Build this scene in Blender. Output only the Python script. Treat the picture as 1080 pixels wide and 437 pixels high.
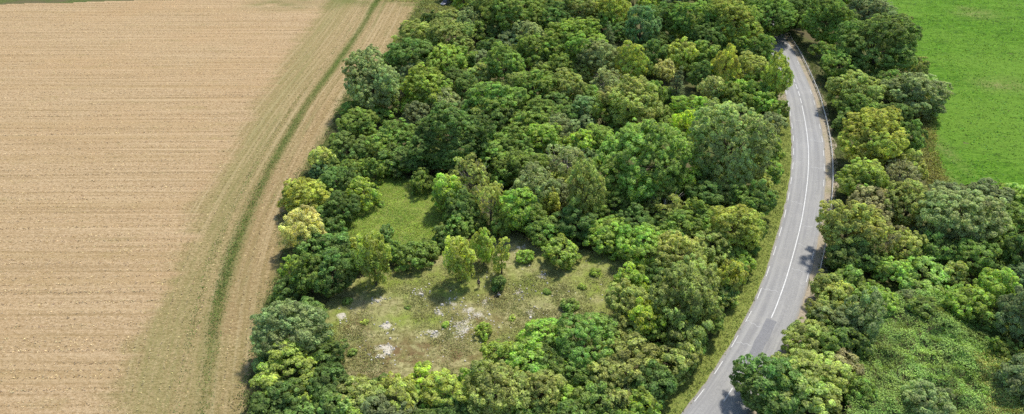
import bpy, math, random
import numpy as np
from mathutils import Vector

# ------------------------------------------------------------------ camera, sky, sun, exposure
PITCH = math.radians(33.0); FPX = 760.0; CAM_H = 74.0
SUN_AZ = (0.58, 0.80)            # horizontal direction TOWARDS the sun
SUN_EL = math.radians(60.0)
EXPOSURE = 0.58
S = bpy.context.scene
for o in list(bpy.data.objects): bpy.data.objects.remove(o)
COL = S.collection
cam_d = bpy.data.cameras.new('camera'); cam = bpy.data.objects.new('camera', cam_d); COL.objects.link(cam)
cam.location = (0, 0, CAM_H); cam.rotation_euler = (math.pi / 2 - PITCH, 0, 0)
cam_d.sensor_fit = 'HORIZONTAL'; cam_d.sensor_width = 36.0; cam_d.lens = 36.0 * FPX / 1080.0
cam_d.clip_start = 0.5; cam_d.clip_end = 6000
S.camera = cam
w = bpy.data.worlds.new('World'); S.world = w; w.use_nodes = True
_n = w.node_tree.nodes; _bg = _n['Background']
_sky = _n.new('ShaderNodeTexSky'); _sky.sky_type = 'NISHITA'; _sky.sun_disc = False
_sky.sun_elevation = SUN_EL; _sky.sun_rotation = math.atan2(SUN_AZ[0], SUN_AZ[1])
w.node_tree.links.new(_sky.outputs[0], _bg.inputs[0]); _bg.inputs[1].default_value = 0.148
_sl = bpy.data.lights.new('sun', 'SUN'); _sl.energy = 3.6; _sl.angle = math.radians(4.5); _sl.color = (1.0, 0.95, 0.86)
sun = bpy.data.objects.new('sun', _sl); COL.objects.link(sun)
_d = Vector((-SUN_AZ[0], -SUN_AZ[1], -math.tan(SUN_EL) * math.hypot(*SUN_AZ)))
sun.rotation_euler = _d.to_track_quat('-Z', 'Y').to_euler(); sun.location = (60, 200, 150)
S.view_settings.view_transform = 'Standard'; S.view_settings.look = 'None'
S.view_settings.exposure = EXPOSURE; S.view_settings.gamma = 1.0; S.view_settings.use_curve_mapping = False
S.cycles.use_denoising = False; S.cycles.max_bounces = 6; S.cycles.transparent_max_bounces = 4

# ------------------------------------------------------------------ helpers
SP, CP = math.sin(PITCH), math.cos(PITCH)
def ray(x, y):
    a = (x - 540.0) / FPX; b = (218.5 - y) / FPX
    return np.array([a, CP + b * SP, -SP + b * CP])
def G(x, y, z=0.0):                       # photograph point -> place on the ground (or at height z)
    d = ray(x, y); t = (CAM_H - z) / -d[2]
    return np.array([d[0] * t, d[1] * t, z])
def scale_at(p):                          # photograph pixels per metre at a place
    return FPX / (p[1] * CP + (CAM_H - p[2]) * SP)
def project(p):
    z = p[1] * CP + (CAM_H - p[2]) * SP
    return 540 + FPX * p[0] / z, 218.5 - FPX * (p[1] * SP - (CAM_H - p[2]) * CP) / z
def GL(pts): return np.array([G(*p)[:2] for p in pts])

def mesh(name, V, F, mat=None, smooth=False, attrs=None):
    V = np.asarray(V, dtype=np.float32).reshape(-1, 3)
    me = bpy.data.meshes.new(name)
    if isinstance(F, np.ndarray):
        n, k = F.shape
        me.vertices.add(len(V)); me.vertices.foreach_set('co', V.ravel())
        me.loops.add(n * k); me.loops.foreach_set('vertex_index', F.astype(np.int32).ravel())
        me.polygons.add(n); me.polygons.foreach_set('loop_start', np.arange(0, n * k, k, dtype=np.int32))
        me.update(calc_edges=True)
    else:
        me.from_pydata(V.tolist(), [], [list(f) for f in F]); me.update()
    if smooth:
        me.polygons.foreach_set('use_smooth', np.ones(len(me.polygons), dtype=bool))
    for k, (dom, arr) in (attrs or {}).items():
        at = me.attributes.new(k, 'FLOAT', dom); at.data.foreach_set('value', np.asarray(arr, dtype=np.float32))
    if mat: me.materials.append(mat)
    return me
def obj(name, me, parent=None, **props):
    o = bpy.data.objects.new(name, me); COL.objects.link(o)
    if parent: o.parent = parent
    for k, v in props.items(): o[k] = v
    return o
def thing(name, label, cat, loc=(0, 0, 0), rz=0.0, group=None):
    o = bpy.data.objects.new(name, None); COL.objects.link(o); o.location = loc; o.rotation_euler.z = rz
    o.empty_display_size = 0.5; o['label'] = label; o['category'] = cat
    if group: o['group'] = group
    return o

class MB:                                  # small mesh collector
    def __init__(s): s.v = []; s.f = []
    def add(s, v, f):
        n = len(s.v); s.v += [tuple(map(float, q)) for q in v]; s.f += [tuple(i + n for i in q) for q in f]; return s
    def box(s, c, d, rot=None):
        x, y, z = [q / 2 for q in d]
        v = [(-x,-y,-z),(x,-y,-z),(x,y,-z),(-x,y,-z),(-x,-y,z),(x,-y,z),(x,y,z),(-x,y,z)]
        if rot: v = [(a*math.cos(rot)-b*math.sin(rot), a*math.sin(rot)+b*math.cos(rot), e) for a, b, e in v]
        return s.add([(a+c[0], b+c[1], e+c[2]) for a, b, e in v], [(0,3,2,1),(4,5,6,7),(0,1,5,4),(1,2,6,5),(2,3,7,6),(3,0,4,7)])
    def tube(s, pts, rad, k=6):
        pts = [Vector(p) for p in pts]; rings = []
        for i, p in enumerate(pts):
            t = (pts[min(i+1, len(pts)-1)] - pts[max(i-1, 0)]).normalized()
            a = t.orthogonal().normalized() if abs(t.z) > .999 else t.cross(Vector((0,0,1))).normalized(); b = t.cross(a)
            rings.append([p + (a*math.cos(q)+b*math.sin(q))*rad[i] for q in [2*math.pi*j/k for j in range(k)]])
        v = [q for r in rings for q in r]
        f = [(i*k+j, i*k+(j+1)%k, (i+1)*k+(j+1)%k, (i+1)*k+j) for i in range(len(pts)-1) for j in range(k)]
        f.append(tuple(range(k-1, -1, -1))); f.append(tuple((len(pts)-1)*k+j for j in range(k)))
        return s.add(v, f)
    def build(s, name, mat, parent=None, smooth=False, **props):
        return obj(name, mesh(name, s.v, s.f, mat, smooth), parent, **props)

# numpy value noise
def _hash(i, j, seed):
    h = (i.astype(np.int64) * 374761393 + j.astype(np.int64) * 668265263 + seed * 974711) & 0x7fffffff
    h = ((h ^ (h >> 13)) * 1274126177) & 0x7fffffff
    return ((h ^ (h >> 16)) & 0xffff) / 65535.0
def vnoise(x, y, seed=0):
    i = np.floor(x); j = np.floor(y); fx = x - i; fy = y - j
    fx = fx*fx*(3-2*fx); fy = fy*fy*(3-2*fy)
    a = _hash(i, j, seed); b = _hash(i+1, j, seed); c = _hash(i, j+1, seed); d = _hash(i+1, j+1, seed)
    return (a*(1-fx)+b*fx)*(1-fy) + (c*(1-fx)+d*fx)*fy
def fbm(x, y, seed=0, o=3):
    r = 0; a = .5; s_ = 0
    for k in range(o):
        r = r + a*vnoise(x*2**k, y*2**k, seed+k*17); s_ += a; a *= .5
    return r / s_
def inside(poly, X, Y):
    poly = np.asarray(poly); r = np.zeros(X.shape, bool); n = len(poly)
    for i in range(n):
        (x0, y0), (x1, y1) = poly[i], poly[(i+1) % n]
        if y0 == y1: continue
        r ^= ((y0 > Y) != (y1 > Y)) & (X < (x1-x0)*(Y-y0)/(y1-y0)+x0)
    return r
def polydist(line, X, Y):                  # signed distance (+ = east of a line that runs towards the camera) and arc length
    best = np.full(X.shape, 1e9); sd = np.zeros(X.shape); al = np.zeros(X.shape); acc = 0.0
    for (x0, y0), (x1, y1) in zip(line[:-1], line[1:]):
        dx, dy = x1-x0, y1-y0; L = math.hypot(dx, dy)
        t = np.clip(((X-x0)*dx+(Y-y0)*dy)/(L*L), 0, 1)
        d = np.hypot(X-x0-t*dx, Y-y0-t*dy); m = d < best
        best = np.where(m, d, best); side = -np.sign((X-x0)*dy-(Y-y0)*dx)
        sd = np.where(m, side*d, sd); al = np.where(m, acc+t*L, al); acc += L
    return sd, al
def catmull(P, n=12):
    P = np.asarray(P, float); P = np.vstack([2*P[0]-P[1], P, 2*P[-1]-P[-2]]); out = []
    for i in range(1, len(P)-2):
        for t in np.linspace(0, 1, n, endpoint=False):
            out.append(.5*((2*P[i])+(-P[i-1]+P[i+1])*t+(2*P[i-1]-5*P[i]+4*P[i+1]-P[i+2])*t*t+(-P[i-1]+3*P[i]-3*P[i+1]+P[i+2])*t**3))
    out.append(P[-2]); return np.array(out)
def sstep(a, b, x):
    t = np.clip((x-a)/(b-a), 0, 1); return t*t*(3-2*t)

# ------------------------------------------------------------------ materials
class NT:
    def __init__(s, name, rough=0.9, spec=0.2):
        s.m = bpy.data.materials.new(name); s.m.use_nodes = True; s.t = s.m.node_tree; s.b = s.t.nodes['Principled BSDF']
        s.b.inputs['Roughness'].default_value = rough; s.b.inputs['Specular IOR Level'].default_value = spec
    def n(s, typ, ins=None, **kw):
        d = s.t.nodes.new('ShaderNode' + typ)
        for k, v in kw.items(): setattr(d, k, v)
        for k, v in (ins or {}).items():
            if hasattr(v, 'is_output'): s.t.links.new(v, d.inputs[k])
            else: d.inputs[k].default_value = v
        return d
    def pos(s): return s.n('NewGeometry').outputs['Position']
    def mapped(s, vec, scale, rot=0.0): return s.n('Mapping', {'Vector': vec, 'Scale': scale, 'Rotation': (0, 0, rot)}).outputs[0]
    def noise(s, vec, scale, detail=3.0, rough=0.55, dist=0.0):
        return s.n('TexNoise', {'Vector': vec, 'Scale': scale, 'Detail': detail, 'Roughness': rough, 'Distortion': dist}).outputs[0]
    def attr(s, name): return s.n('Attribute', attribute_name=name).outputs['Fac']
    def math(s, op, a, b=0.0, clamp=False):
        d = s.n('Math', {0: a, 1: b}, operation=op); d.use_clamp = clamp; return d.outputs[0]
    def rng(s, v, a, b, c=0.0, d=1.0):
        return s.n('MapRange', {'Value': v, 'From Min': a, 'From Max': b, 'To Min': c, 'To Max': d}).outputs[0]
    def mix(s, f, a, b, mode='MIX'):
        d = s.t.nodes.new('ShaderNodeMix'); d.data_type = 'RGBA'; d.blend_type = mode
        for sock, v in ((d.inputs[0], f), (d.inputs[6], a), (d.inputs[7], b)):
            if hasattr(v, 'is_output'): s.t.links.new(v, sock)
            else: sock.default_value = (*v, 1) if isinstance(v, tuple) and len(v) == 3 else v
        return d.outputs[2]
    def bump(s, h, strength=0.5, dist=0.1):
        d = s.n('Bump', {'Height': h, 'Strength': strength, 'Distance': dist}); s.t.links.new(d.outputs[0], s.b.inputs['Normal'])
    def out(s, col):
        if hasattr(col, 'is_output'): s.t.links.new(col, s.b.inputs['Base Color'])
        else: s.b.inputs['Base Color'].default_value = (*col, 1)
        return s.m
def plain(name, col, rough=0.7, metal=0.0, var=0.15, scale=3.0, spec=0.3):
    t = NT(name, rough, spec); n = t.noise(t.pos(), scale, 4)
    t.b.inputs['Metallic'].default_value = metal
    return t.out(t.mix(t.rng(n, .3, .7), tuple(c*(1-var) for c in col), tuple(min(1, c*(1+var)) for c in col)))

def leaf_material(name, trans=0.22, var=1.0):
    t = NT(name, 0.75, 0.12); nt = t.t
    base = t.n('ObjectInfo').outputs['Color']
    r = t.attr('rnd'); c = t.attr('clump'); oc = t.n('TexCoord').outputs['Object']
    lo = t.noise(oc, .22, 2, .5); base = t.n('HueSaturation', {'Color': base, 'Hue': t.rng(lo, .32, .68, .490, .516), 'Saturation': .95, 'Value': t.rng(lo, .32, .68, 1.16, .84)}).outputs[0]
    hs = t.n('HueSaturation', {'Color': base, 'Hue': t.rng(c, 0, 1, .5-.014*var, .5+.014*var), 'Saturation': t.rng(r, 0, 1, .88, 1.08),
              'Value': t.math('MULTIPLY', t.rng(c, 0, 1, 1-.30*var, 1+.34*var), t.rng(r, 0, 1, .62, 1.38))}).outputs[0]
    nt.links.new(hs, t.b.inputs['Base Color'])
    tr = t.n('BsdfTranslucent'); tc = t.n('HueSaturation', {'Color': hs, 'Hue': .49, 'Saturation': 1.15, 'Value': 1.5}).outputs[0]
    nt.links.new(tc, tr.inputs[0]); mx = t.n('MixShader', {0: trans})
    nt.links.new(t.b.outputs[0], mx.inputs[1]); nt.links.new(tr.outputs[0], mx.inputs[2])
    nt.links.new(mx.outputs[0], nt.nodes['Material Output'].inputs[0])
    return t.m
LEAF = leaf_material('leaves', 0.40, 1.35); GRASSM = leaf_material('grass_blades', 0.2, 1.5)

def bark_mat(name, a, b):
    t = NT(name, .95, .1); p = t.mapped(t.pos(), (6, 6, 1.2)); n = t.noise(p, 1.5, 4)
    t.bump(n, .6, .05); return t.out(t.mix(t.rng(n, .35, .65), a, b))
BARK = bark_mat('bark', (.07, .055, .04), (.16, .13, .1)); PALEBARK = bark_mat('pale_bark', (.2, .18, .15), (.38, .35, .3))

def ground_mat():
    t = NT('woodland_floor', 1, .05); p = t.pos()
    a = t.noise(p, .12, 4); b = t.noise(p, 1.4, 5, .65); c = t.noise(p, 6, 3, .7)
    g = t.mix(t.rng(b, .35, .65), (.055, .075, .022), (.12, .14, .045))
    g = t.mix(t.rng(a, .42, .62), g, (.11, .095, .05)); g = t.mix(t.math('MULTIPLY', t.rng(c, .5, .75), .4), g, (.16, .16, .06))
    t.bump(t.math('ADD', b, t.math('MULTIPLY', c, .5)), 1, .25); return t.out(g)
def stubble_mat():
    t = NT('stubble', 1, .05); p = t.pos()
    rows = t.mapped(p, (.012, 1.0, 1), math.radians(-2)); r1 = t.noise(rows, 1.15, 4, .7); r2 = t.noise(rows, .22, 3, .6)
    r3 = t.noise(t.mapped(p, (.015, 1.0, 1), math.radians(-2)), 1.3, 1, .5)
    fine = t.noise(t.mapped(p, (1, 1.4, 1)), 1.7, 5, .8); fine2 = t.noise(p, 5.5, 2, .7); blot = t.noise(p, .035, 3, .5); blot2 = t.noise(t.mapped(p, (.5, 1.2, 1)), .22, 4, .65)
    col = t.mix(t.rng(fine, .36, .64), (0.247, 0.164, 0.075), (0.464, 0.343, 0.202))
    col = t.mix(t.math('MULTIPLY', t.rng(fine2, .55, .8), .6), col, (0.553, 0.442, 0.283))
    col = t.mix(t.math('MULTIPLY', t.rng(r1, .52, .66), .36), col, (0.509, 0.392, 0.234))
    col = t.mix(t.math('MULTIPLY', t.rng(r1, .48, .36), .42), col, (0.186, 0.128, 0.054))
    col = t.mix(t.math('MULTIPLY', t.rng(r3, .66, .70), .32), col, (0.165, 0.120, 0.050))
    col = t.mix(t.math('MULTIPLY', t.rng(r2, .5, .68), .35), col, (0.299, 0.211, 0.092))
    col = t.mix(t.math('MULTIPLY', t.rng(blot, .45, .7), .35), col, (0.374, 0.243, 0.120))
    col = t.mix(t.math('MULTIPLY', t.rng(blot2, .58, .75), .4), col, (0.247, 0.200, 0.075))
    # headland: swaths run along the field edge, weeds come through
    d = t.attr('trackdist'); al = t.attr('along'); cv = t.n('CombineXYZ', {0: d, 1: t.math('MULTIPLY', al, .05)}).outputs[0]
    h1 = t.noise(cv, .55, 4, .65); h2 = t.noise(t.n('CombineXYZ', {0: d, 1: t.math('MULTIPLY', al, .012)}).outputs[0], 1.3, 2, .6)
    hc = t.mix(t.rng(fine, .38, .62), (0.167, 0.117, 0.047), (0.429, 0.318, 0.171))
    hc = t.mix(t.math('MULTIPLY', t.rng(h2, .52, .66), .35), hc, (0.492, 0.392, 0.234))
    hc = t.mix(t.math('MULTIPLY', t.rng(h2, .48, .36), .32), hc, (0.165, 0.128, 0.042))
    wd = t.math('MULTIPLY', t.attr('weeds'), t.rng(t.math('ADD', t.math('MULTIPLY', fine2, .6), t.math('MULTIPLY', h1, .6)), .42, .72), True)
    hc = t.mix(t.math('MULTIPLY', wd, .75), hc, (.20, .19, .07))
    col = t.mix(t.attr('headland'), col, hc)
    gm = t.math('MULTIPLY', t.attr('track'), t.rng(t.math('ADD', t.math('MULTIPLY', fine, .7), t.math('MULTIPLY', fine2, .5)), .36, .58, .35, 1), True)
    col = t.mix(gm, col, t.mix(t.rng(fine2, .3, .7), (0.063, 0.091, 0.020), (0.142, 0.164, 0.042)))
    col = t.mix(t.math('MULTIPLY', t.attr('bare'), t.rng(fine, .3, .6, .7, .15)), col, (0.247, 0.164, 0.081))
    hh = t.math('ADD', t.math('ADD', fine, t.math('MULTIPLY', fine2, .6)), t.math('MULTIPLY', r1, .9))
    t.bump(hh, .9, .22); return t.out(col)
def meadow_mat():
    t = NT('meadow_grass', 1, .08); p = t.pos()
    big = t.noise(p, .03, 3); rows = t.noise(t.mapped(p, (.05, 1, 1), math.radians(12)), .35, 4, .6)
    f = t.noise(p, 1.8, 5, .7); f2 = t.noise(t.mapped(p, (.6, 1.1, 1)), .38, 6, .75)
    col = t.mix(t.rng(f, .38, .62), (0.048, 0.132, 0.009), (0.122, 0.250, 0.019))
    col = t.mix(t.math('MULTIPLY', t.rng(f2, .50, .60), .62), col, (0.033, 0.083, 0.009))
    col = t.mix(t.math('MULTIPLY', t.rng(rows, .50, .62), .4), col, (0.134, 0.256, 0.028))
    col = t.mix(t.math('MULTIPLY', t.rng(big, .42, .6), .6), col, (0.139, 0.244, 0.031))
    f3 = t.noise(t.mapped(p, (.35, 1, 1), math.radians(12)), 1.1, 3, .6); col = t.mix(t.math('MULTIPLY', t.rng(f3, .52, .64), .5), col, (0.151, 0.275, 0.031))
    col = t.mix(t.math('MULTIPLY', t.attr('dry'), t.rng(f, .35, .62)), col, (0.221, 0.220, 0.079))
    t.bump(t.math('ADD', f, f2), 1, .5); return t.out(col)
def clearing_mat():
    t = NT('dry_clearing_turf', 1, .05); p = t.pos()
    a = t.noise(p, .16, 4, .6); f = t.noise(p, 1.6, 5, .7); f2 = t.noise(p, 5, 3, .7); m = t.noise(p, .55, 4, .65)
    col = t.mix(t.rng(f, .38, .62), (0.137, 0.127, 0.045), (0.370, 0.343, 0.158))
    col = t.mix(t.math('MULTIPLY', t.rng(m, .48, .6), .6), col, (0.180, 0.206, 0.055))
    col = t.mix(t.math('MULTIPLY', t.rng(a, .5, .66), .5), col, (0.328, 0.280, 0.154))
    col = t.mix(t.math('MULTIPLY', t.attr('brown'), t.rng(m, .38, .56)), col, (0.158, 0.106, 0.050))
    col = t.mix(t.math('MULTIPLY', t.attr('lush'), t.rng(f, .25, .55)), col, (0.196, 0.248, 0.040))
    col = t.mix(t.rng(t.math('ADD', t.math('MULTIPLY', t.attr('chalk'), .62), t.math('ADD', t.math('MULTIPLY', f2, .55), t.math('MULTIPLY', f, .5))), .90, 1.10), col, (0.487, 0.444, 0.356))
    t.bump(t.math('ADD', f, t.math('MULTIPLY', f2, .6)), 1, .2); return t.out(col)
def asphalt_mat():
    t = NT('asphalt', .85, .25); p = t.pos()
    d = t.attr('across'); al = t.attr('along'); lane = t.math('ABSOLUTE', t.math('SUBTRACT', t.math('ABSOLUTE', d), 1.55))
    wheel = t.rng(t.math('ABSOLUTE', t.math('SUBTRACT', lane, .75)), .0, .5, 1, 0)
    st = t.noise(t.n('CombineXYZ', {0: d, 1: t.math('MULTIPLY', al, .03)}).outputs[0], 1.6, 4, .6)
    f = t.noise(p, 4, 5, .7); b = t.noise(p, .25, 4, .6)
    col = t.mix(t.rng(f, .3, .7), (0.199, 0.196, 0.190), (0.288, 0.283, 0.269))
    col = t.mix(t.math('MULTIPLY', wheel, .55), col, (0.314, 0.308, 0.289))
    col = t.mix(t.math('MULTIPLY', t.rng(st, .46, .62), .6), col, (0.182, 0.179, 0.178))
    col = t.mix(t.math('MULTIPLY', t.rng(b, .5, .7), .3), col, (0.331, 0.320, 0.293))
    e = t.rng(t.math('ABSOLUTE', d), 3.0, 3.5); col = t.mix(t.math('MULTIPLY', e, t.rng(f, .35, .6)), col, (0.254, 0.216, 0.150))
    t.bump(f, .3, .02); return t.out(col)
def gravel_mat():
    t = NT('sandy_shoulder', 1, .1); p = t.pos(); f = t.noise(p, 2.5, 5, .75); b = t.noise(p, .3, 4)
    col = t.mix(t.rng(f, .3, .7), (.20, .165, .115), (.40, .34, .25)); col = t.mix(t.math('MULTIPLY', t.rng(b, .5, .65), .5), col, (.17, .17, .075))
    t.bump(f, .8, .08); return t.out(col)
def paint_mat():
    t = NT('road_paint', .6, .3); n = t.noise(t.pos(), 3, 5, .75)
    return t.out(t.mix(t.rng(n, .46, .66), (.54, .54, .52), (.34, .34, .33)))

# ------------------------------------------------------------------ setting: sheets of ground
def sheet(name, mat, xs, ys, keep, height, z, attrs=None, label=None):
    X, Y = np.meshgrid(xs, ys); nx, ny = len(xs), len(ys)
    Z = z + height(X, Y)
    V = np.stack([X, Y, Z], -1).reshape(-1, 3)
    i = np.arange(nx*ny).reshape(ny, nx)
    F = np.stack([i[:-1, :-1], i[:-1, 1:], i[1:, 1:], i[1:, :-1]], -1).reshape(-1, 4)
    cx = V[F, 0].mean(1); cy = V[F, 1].mean(1)
    F = F[keep(cx, cy)]
    used = np.unique(F); re = np.zeros(len(V), int); re[used] = np.arange(len(used))
    A = {k: ('POINT', f(X, Y).ravel()[used]) for k, f in (attrs or {}).items()}
    o = obj(name, mesh(name, V[used], re[F], mat, True, A)); o['kind'] = 'structure'
    if label: o['label'] = label
    return o
def axis(lo, hi, step, far_lo, far_hi):
    a = list(np.arange(lo, hi + step, step)); s_ = step; x = a[0]; pre = []
    while x > far_lo: s_ *= 1.6; x -= s_; pre.append(max(x, far_lo))
    s_ = step; x = a[-1]
    while x < far_hi: s_ *= 1.6; x += s_; a.append(min(x, far_hi))
    return np.array(pre[::-1] + a)

ROAD_PX = [(690, 520), (727, 472), (753.9, 436.5), (767.3, 418), (791.5, 378), (813.8, 334.8), (822.9, 312), (828.5, 296), (834.6, 275.5), (840.8, 252.6), (846, 229.7),
           (850.4, 201), (852.2, 183), (852.7, 165), (851.7, 146.6), (849, 128), (846, 113), (843.5, 102), (839, 88.6), (833.5, 75), (824.6, 54.5), (817, 41.7), (808, 27), (801, 12), (796, -4), (792, -25)]
_rc = catmull(GL(ROAD_PX), 14)
_seg = np.hypot(*np.diff(_rc, axis=0).T); _acc = np.concatenate([[0], np.cumsum(_seg)])
RLEN = _acc[-1]; RS = np.arange(0, RLEN, .5)
_rs = np.stack([np.interp(RS, _acc, _rc[:, k]) for k in (0, 1)], 1)
for _ in range(10): _rs[1:-1] = (_rs[:-2] + 2*_rs[1:-1] + _rs[2:]) / 4
RC = _rs
def road_at(s_, off):                     # off > 0 = right-hand side going away from the camera
    x = np.interp(s_, RS, RC[:, 0]); y = np.interp(s_, RS, RC[:, 1])
    x1 = np.interp(s_+.5, RS, RC[:, 0]); y1 = np.interp(s_+.5, RS, RC[:, 1]); x0 = np.interp(s_-.5, RS, RC[:, 0]); y0 = np.interp(s_-.5, RS, RC[:, 1])
    L = math.hypot(x1-x0, y1-y0); return np.array([x + (y1-y0)/L*off, y - (x1-x0)/L*off])
def s_at_row(py):                         # arc length where the road's centre line crosses a photo row
    best = min(range(len(RS)), key=lambda i: abs(project((RC[i, 0], RC[i, 1], 0))[1] - py)); return RS[best]

FIELD_EDGE_PX = [(462, -14), (447, 2), (428, 27), (398, 72), (366, 101), (352, 130), (324, 178), (301, 214), (299, 282), (278, 338), (266, 400), (258, 470)]
TRACK_PX = [(408, -14), (396, 5), (372, 44), (331, 100), (300, 150), (270, 206), (247, 262), (233, 310), (224, 360), (214, 437), (206, 490)]
HEAD_PX = [(358, -14), (345, 1), (300, 62), (263, 122), (212, 210), (180, 288), (146, 350), (112, 437), (98, 490)]
FE, TR, HD = GL(FIELD_EDGE_PX), catmull(GL(TRACK_PX), 4), GL(HEAD_PX)
TOPL, TOPR = G(-60, 6.5)[:2], G(210, -0.5)[:2]
_sl_top = (TOPR[1]-TOPL[1])/(TOPR[0]-TOPL[0])
def field_top(x): return TOPL[1] + (x-TOPL[0])*_sl_top + 1.2*(vnoise(x*.08, x*0, 5)-.5)
def field_keep(x, y):
    sd, _ = polydist(FE, x, y); edge = sd < (vnoise(x*.5, y*.5, 9)-.5)*1.6
    return edge & (y < field_top(x)) & (y > 20)
def a_track(X, Y):
    sd, al = polydist(TR, X, Y); n = vnoise(X*.35, Y*.12, 3); wob = (vnoise(al*.05, al*0, 8)-.5)*.8
    far = sstep(25, 70, TR_LEN-al)
    n = vnoise(al*.09, sd*.3, 3); m = np.exp(-((sd+wob)/(.95+.4*n))**2*1.3)*(.72+.45*n) + np.exp(-((sd+wob-3.2)/.4)**2)*(.1+.6*vnoise(al*.1, al*0, 21)) + np.exp(-((sd-8.5-wob)/.35)**2)*.45*(vnoise(al*.13, al*0, 22) > .4)
    m += np.exp(-((sd-13)/.4)**2)*.3*(vnoise(al*.11, al*0, 23) > .55) + np.exp(-((sd+4.6-wob)/.4)**2)*.25*(vnoise(al*.1, al*0, 27) > .55)
    px = Y; near = sstep(62, 98, Y); edge, _ = polydist(FE, X, Y)
    top = sstep(226, 240, Y)*sstep(-95, -80, X)*.75*vnoise(X*.2, Y*.3, 40)
    return np.clip(m*(.25+.75*near) + np.clip(1-np.abs(edge)/2.2, 0, 1)*.8*vnoise(X*.3, Y*.3, 31) + top, 0, 1)
TR_LEN = float(np.sum(np.hypot(*np.diff(TR, axis=0).T)))
def a_head(X, Y):
    sd, al = polydist(HD, X, Y); return sstep(-2.5, 2.5, sd + (fbm(X*.25, Y*.25, 12)-.5)*6 + (vnoise(X*.05, Y*1.3, 15)-.5)*4)
def a_weeds(X, Y):
    sd, al = polydist(HD, X, Y); b = np.exp(-((sd-5)/5)**2)*.9 + .12
    b *= .55 + .9*fbm(X*.08, Y*.08, 14); near = np.exp(-((Y-72)/26)**2)*.45*sstep(-4, 6, sd)*sstep(32, 20, sd)
    return np.clip(b + near, 0, 1)
def a_bare(X, Y):
    e, _ = polydist(FE, X, Y); return np.exp(-((e+5)/3.2)**2)*sstep(.35, .6, fbm(X*.12, Y*.12, 50))*sstep(190, 140, Y)
ground = sheet('ground', ground_mat(), axis(-190, 190, 6, -3000, 3000), axis(40, 300, 6, -3000, 3500), lambda x, y: x == x, lambda X, Y: 0*X, 0.0)
field = sheet('stubble_field', stubble_mat(), axis(-185, -18, .8, -420, 0), axis(46, 250, .8, 20, 260), field_keep,
              lambda X, Y: .05*(fbm(X*.7, Y*.9, 2)-.5) + .05*(vnoise(X*.02, Y*1.1, 4)-.5), .09,
              {'trackdist': lambda X, Y: polydist(TR, X, Y)[0], 'along': lambda X, Y: polydist(TR, X, Y)[1], 'headland': a_head, 'weeds': a_weeds, 'track': a_track, 'bare': a_bare})

MEADOW_PX = [(914, -16), (937, 20), (968, 76), (978, 118), (980, 160), (992, 193), (1030, 199), (1090, 206), (1300, 225), (1300, -16)]
MW = GL(MEADOW_PX)
def a_dry(X, Y):
    r = 0*X
    for px, py, rx, ry in ((1030, 15, 6, 5), (1057, 90, 7, 4), (1020, 10, 3, 3), (985, 150, 2, 12), (987, 178, 2.2, 9)):
        c = G(px, py); r = np.maximum(r, np.exp(-((X-c[0])/rx)**2-((Y-c[1])/ry)**2)*(1.6*fbm(X*.3, Y*.3, 61)))
    return np.clip(r, 0, 1)
meadow = sheet('green_meadow', meadow_mat(), axis(60, 215, .5, 55, 420), axis(126, 262, .5, 120, 420),
               lambda x, y: inside(MW, x, y), lambda X, Y: .34*(fbm(X*.55, Y*.55, 70, 4)-.5) + .2*(vnoise(X*1.7, Y*1.7, 72)-.5), .16, {'dry': a_dry})

CLEAR_PX = [(345, 322), (360, 300), (395, 290), (425, 281), (462, 262), (500, 252), (545, 246), (580, 262), (640, 268), (690, 262), (700, 290), (640, 338), (560, 366), (520, 385), (500, 395), (440, 410), (390, 412), (352, 400), (338, 362)]
GLADE_PX = [(368, 232), (390, 203), (400, 180), (430, 190), (466, 200), (482, 232), (470, 268), (420, 272), (374, 272), (352, 252)]
CHALK = [(404, 372, 15, 8), (456, 353, 9, 5), (408, 345, 8, 4), (488, 348, 13, 12), (500, 332, 13, 8), (514, 320, 8, 5), (463, 331, 6, 4), (552, 262, 6, 3), (549, 309, 8, 5), (480, 320, 8, 5), (572, 292, 7, 4), (360, 335, 6, 4), (600, 330, 6, 3), (445, 310, 10, 4), (400, 318, 8, 4), (640, 345, 5, 3), (560, 330, 7, 5)]
def blobs(lst, seed):
    def f(X, Y):
        r = 0*X
        for px, py, rx, ry in lst:
            c = G(px, py); s_ = scale_at(c); v = s_*.66
            r = np.maximum(r, np.exp(-(((X-c[0])*s_/rx)**2+((Y-c[1])*v/ry)**2)*.8)*(.35+1.1*vnoise(X*.9, Y*.9, seed)))
        return np.clip(r, 0, 1)
    return f
CL, GLD = GL(CLEAR_PX), GL(GLADE_PX)
turf = clearing_mat()
clearing = sheet('clearing', turf, np.arange(-45, 40, .35), np.arange(66, 142, .35),
                 lambda x, y: inside(CL, x, y), lambda X, Y: .3*(fbm(X*.18, Y*.18, 80)-.5)+.1*(vnoise(X*1.3, Y*1.3, 81)-.5), .22,
                 {'chalk': blobs(CHALK, 85), 'brown': blobs([(430, 372, 55, 14), (395, 392, 30, 10), (500, 345, 35, 14), (520, 318, 20, 10), (470, 375, 40, 10), (370, 345, 18, 10)], 86),
                  'lush': blobs([(400, 300, 30, 9), (470, 300, 50, 18), (560, 360, 50, 10), (352, 345, 10, 22), (440, 338, 40, 8), (560, 300, 25, 14), (640, 300, 40, 20), (605, 275, 40, 8), (650, 325, 30, 8)], 87)})
glade = sheet('grassy_glade', turf, np.arange(-45, -5, .35), np.arange(98, 150, .35),
              lambda x, y: inside(GLD, x, y), lambda X, Y: .35*(fbm(X*.3, Y*.3, 90)-.5)+.15*(vnoise(X*1.1, Y*1.1, 91)-.5), .25,
              {'chalk': lambda X, Y: 0*X, 'brown': lambda X, Y: 0*X, 'lush': lambda X, Y: 0*X+.85})

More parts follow.
